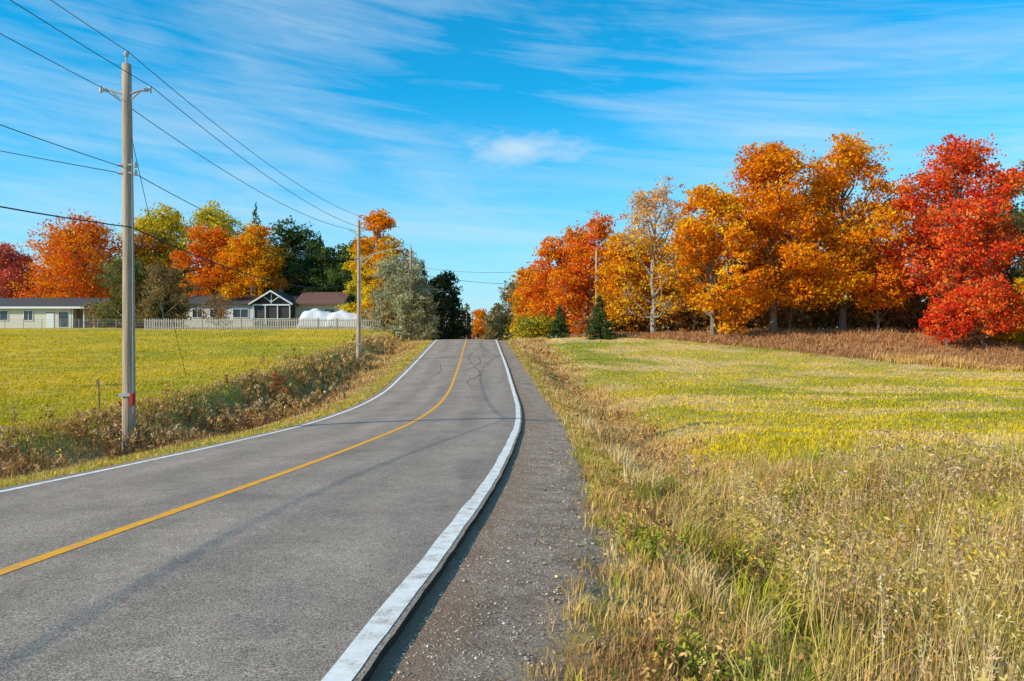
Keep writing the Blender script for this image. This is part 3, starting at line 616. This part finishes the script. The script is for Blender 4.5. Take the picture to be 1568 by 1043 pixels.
def window(G,xc_,y,zc,w,h,mf=0,mg=1,mull=1):
    G.box(xc_-w/2,xc_+w/2,y-.03,y-.004,zc-h/2,zc+h/2,mg)
    f=.09
    G.box(xc_-w/2-f,xc_+w/2+f,y-.07,y-.002,zc+h/2+.002,zc+h/2+f,mf); G.box(xc_-w/2-f,xc_+w/2+f,y-.09,y-.002,zc-h/2-f,zc-h/2-.002,mf)
    for sx in(-1,1): 
        a=xc_+sx*(w/2+f/2+.001); G.box(a-f/2,a+f/2,y-.07,y-.002,zc-h/2,zc+h/2,mf)
    for k in range(mull): 
        a=xc_-w/2+w*(k+1)/(mull+1); G.box(a-.03,a+.03,y-.055,y-.031,zc-h/2,zc+h/2,mf)
A=empty('ranch_house'); zA=float(zg(-68,114))
G=Geo(); G.box(-84,-62,112,120,zA-.5,zA+3.0,0); G.box(-62,-58.8,113.5,120,zA-.5,zA+3.0,1); gend_x(G,-58.8,112,120,zA+3.0,1.25,1); gend_x(G,-84,112,120,zA+3.0,1.25,0)
G.make('walls',[M_cream,M_tan],parent=A,color=False)
G=Geo(); gable_x(G,-84,-58.8,112,120,zA+3.0,1.25); G.make('roof',[M_roofg],parent=A,color=False)
G=Geo(); G.box(-84.5,-58.3,111.36,111.48,zA+2.72,zA+3.0,0)
for a in (-61.9,-60.3,-58.9): G.box(a,a+.14,112.0,112.14,zA-.4,zA+3.0,0)
G.make('fascia_and_posts',[M_trim],parent=A,color=False)
G=Geo()
for a,w in((-82,1.8),(-77.5,2.0),(-72,2.2),(-68,1.2)): window(G,a,112,zA+1.75,w,1.3)
window(G,-60.2,113.5,zA+1.75,1.2,1.2)
G.make('windows',[M_trim,M_glass],parent=A,color=False)
G=Geo(); G.box(-65.4,-64.4,111.93,111.998,zA-.1,zA+2.1,0); G.box(-65.5,-64.3,111.95,111.995,zA+2.102,zA+2.2,1); G.box(-63.7,-62.5,111.93,111.997,zA+.2,zA+2.2,2); G.make('door',[M_trim,M_tan,M_glass],parent=A,color=False)
B=empty('bungalow_house'); zB=float(zg(-38,118))+.4; E=3.1
G=Geo(); G.box(-48.5,-25.2,118,127,zB-1,zB+E,0); gend_x(G,-48.5,118,127,zB+E,1.75,0); gend_x(G,-25.2,118,127,zB+E,1.75,0); G.make('walls',[M_white],parent=B,color=False)
G=Geo(); gable_x(G,-48.5,-33.2,118,127,zB+E,1.3); G.make('roof',[M_roofg],parent=B,color=False)
G=Geo(); gable_x(G,-31.6,-25.2,117.2,127.4,zB+E+.02,1.8); G.make('roof_wing',[M_roofr],parent=B,color=False)
G=Geo(); x0,x1=-37.3,-31.9; xm=(x0+x1)/2; yp=114.5
for a in np.linspace(x0,x1-.12,4): G.box(a,a+.12,yp,yp+.12,zB-1,zB+2.7,0)
G.box(x0,x1,yp-.02,yp+.18,zB+2.702,zB+2.9,0); G.box(x0+.01,x1-.01,yp+.02,yp+.10,zB+.75,zB+.85,0)
G.tube([(xm,yp,zB+2.95),(xm,yp,zB+4.5)],[.07,.07],4,0); G.tube([(xm,yp,zB+3.2),(xm-1.1,yp,zB+3.95)],[.06,.06],4,0); G.tube([(xm,yp,zB+3.2),(xm+1.1,yp,zB+3.95)],[.06,.06],4,0)
for sg in(-1,1):
    V=[(xm+sg*3.15,yp-.45,zB+2.75),(xm,yp-.45,zB+4.66),(xm,yp-.45,zB+4.9),(xm+sg*3.15,yp-.45,zB+2.98)]; V+=[(a,b+.1,c) for a,b,c in V]
    G.add(V,[(0,1,2,3),(7,6,5,4),(0,4,5,1),(3,2,6,7),(0,3,7,4)])
G.make('porch_frame',[M_trim],parent=B,color=False)
G=Geo(); G.box(x0+.2,x1-.2,yp+.2,117.98,zB-.9,zB+2.69,0); G.add([(x0,yp+.5,zB+2.96),(x1,yp+.5,zB+2.96),(xm,yp+.5,zB+4.7)],None,[(0,1,2)],0); G.make('porch_screens',[M_screen],parent=B,color=False)
G=Geo(); gable_y(G,x0,x1,yp,122,zB+2.95,1.78,.35); G.make('porch_roof',[M_roofg],parent=B,color=False)
G=Geo()
for a,w in((-46.6,1.4),(-43.8,1.8),(-40.2,2.2),(-29.8,1.6),(-27,1.4)): window(G,a,118,zB+1.7,w,1.2)
G.make('windows',[M_trim,M_glass],parent=B,color=False)
G=Geo(); G.box(-35.9,-35.3,122.5,123.1,zB+3.8,zB+5.7,0); G.box(-36.0,-35.2,122.4,123.2,zB+5.702,zB+5.85,1)
G.make('chimney',[M_tan,M_roofg],parent=B,color=False)
G=Geo(); 
for (cx,cy,L,W,H) in((-26.2,108.5,5.4,3.0,2.45),(-22.4,107.6,5.2,2.6,2.2)):
    z=float(zg(cx,cy)); u=np.linspace(-1,1,25); v=np.linspace(0,math.pi,17); U,Vv=np.meshgrid(u,v)
    e=np.sqrt(np.clip(1-np.abs(U)**8,0,1))*(.85+.15*np.cos(U*2.2+.6)); X=cx+U*L/2; Yq=cy+np.cos(Vv)*W/2
    Z=z+.1+np.sin(Vv)**.55*H*e*(1+.06*np.sin(U*9)*np.sin(Vv*3)+.03*np.sin(Vv*9+U*5))
    i=np.arange(X.size).reshape(X.shape); Q=np.stack([i[:-1,:-1],i[:-1,1:],i[1:,1:],i[1:,:-1]],-1).reshape(-1,4)
    G.add(np.stack([X,Yq,Z],-1).reshape(-1,3),Q)
G.make('tarp_covered_boat',[M_tarp],smooth=True,color=False)
# ------------------------------------------------------------------ light, sky
trav=Vector((.91,.41,0)).normalized(); el=math.radians(27)
d=Vector((trav.x*math.cos(el),trav.y*math.cos(el),-math.sin(el)))
sun=bpy.data.lights.new('sun','SUN'); sun.energy=5.0; sun.angle=math.radians(.53); sun.color=(1,.90,.74)
so=bpy.data.objects.new('sun',sun); COL.objects.link(so); so.rotation_euler=d.to_track_quat('-Z','Y').to_euler(); so.location=(-40,-20,60)
w=bpy.data.worlds.new('World'); scene.world=w; w.use_nodes=True; nt=w.node_tree; nt.nodes.clear()
out=nt.nodes.new('ShaderNodeOutputWorld'); bg=nt.nodes.new('ShaderNodeBackground'); nt.links.new(bg.outputs[0],out.inputs[0])
sky=nn(nt,'ShaderNodeTexSky',sky_type='NISHITA',sun_disc=False,sun_elevation=el,sun_rotation=math.atan2(-d.x,-d.y)%(2*math.pi),altitude=100,air_density=1.0,dust_density=.3,ozone_density=2.0)
tc=nt.nodes.new('ShaderNodeTexCoord').outputs['Generated']
sep=nn(nt,'ShaderNodeSeparateXYZ',{0:tc})
mp=nn(nt,'ShaderNodeMapping',{'Vector':tc,'Rotation':(0,math.radians(-9),0)}).outputs[0]
mp=nn(nt,'ShaderNodeMapping',{'Vector':mp,'Scale':(1.5,1.5,9.0)}).outputs[0]
nA=noise(nt,mp,1.5,7,.54,.7)
mp2=nn(nt,'ShaderNodeMapping',{'Vector':tc,'Rotation':(0,math.radians(-6),0)}).outputs[0]
mp2=nn(nt,'ShaderNodeMapping',{'Vector':mp2,'Scale':(2.0,2.0,26.0)}).outputs[0]
nB=noise(nt,mp2,1.7,8,.62,1.1); nC=noise(nt,tc,2.2,3,.5)
cl=mth(nt,'ADD',mth(nt,'MULTIPLY',nA,.62),mth(nt,'MULTIPLY',nB,.38))
cl=mth(nt,'ADD',cl,mth(nt,'MULTIPLY',mth(nt,'SUBTRACT',nC,.5),.32))
cf=ramp(nt,cl,[(.42,0.),(.55,.24),(.72,.58)])
dv=nn(nt,'ShaderNodeMapping',{'Vector':tc,'Location':(-.013*12,0,-.233*44),'Scale':(12.0,0.0,44.0)},vector_type='POINT').outputs[0]
ln=nn(nt,'ShaderNodeVectorMath',{0:dv},operation='LENGTH').outputs['Value']
ln=mth(nt,'ADD',ln,mth(nt,'MULTIPLY',mth(nt,'SUBTRACT',noise(nt,nn(nt,'ShaderNodeMapping',{'Vector':tc,'Scale':(1,1,2.5)}).outputs[0],14,7,.65),.5),2.6))
pf=mth(nt,'MULTIPLY',nn(nt,'ShaderNodeMapRange',{'Value':ln,'From Min':1.1,'From Max':-.1,'To Max':.75}).outputs[0],nn(nt,'ShaderNodeMapRange',{'Value':sep.outputs[1],'From Min':.5,'From Max':.8}).outputs[0],clamp=True)
cf=mth(nt,'MAXIMUM',cf,pf)
hs=mixc(nt,1.0,sky.outputs[0],(.06,1.10,1.42),'MULTIPLY')
hz=nn(nt,'ShaderNodeMapRange',{'Value':sep.outputs[2],'From Min':0.0,'From Max':.30,'To Min':.95,'To Max':0.0}).outputs[0]
hz=mth(nt,'POWER',hz,1.6)
hs=mixc(nt,hz,hs,(4.1,5.1,5.9))
c=mixc(nt,cf,hs,(4.8,5.6,6.2))
nt.links.new(c,bg.inputs[0]); bg.inputs[1].default_value=.15
# ------------------------------------------------------------------ camera
cam=bpy.data.cameras.new('camera'); cam.lens=28.0; cam.sensor_width=36; cam.clip_end=4000; cam.clip_start=.05
co=bpy.data.objects.new('camera',cam); COL.objects.link(co); co.location=(0,0,1.6); co.rotation_euler=(math.radians(90),0,0); scene.camera=co
scene.view_settings.view_transform='Standard'; scene.view_settings.look='None'; scene.view_settings.exposure=0
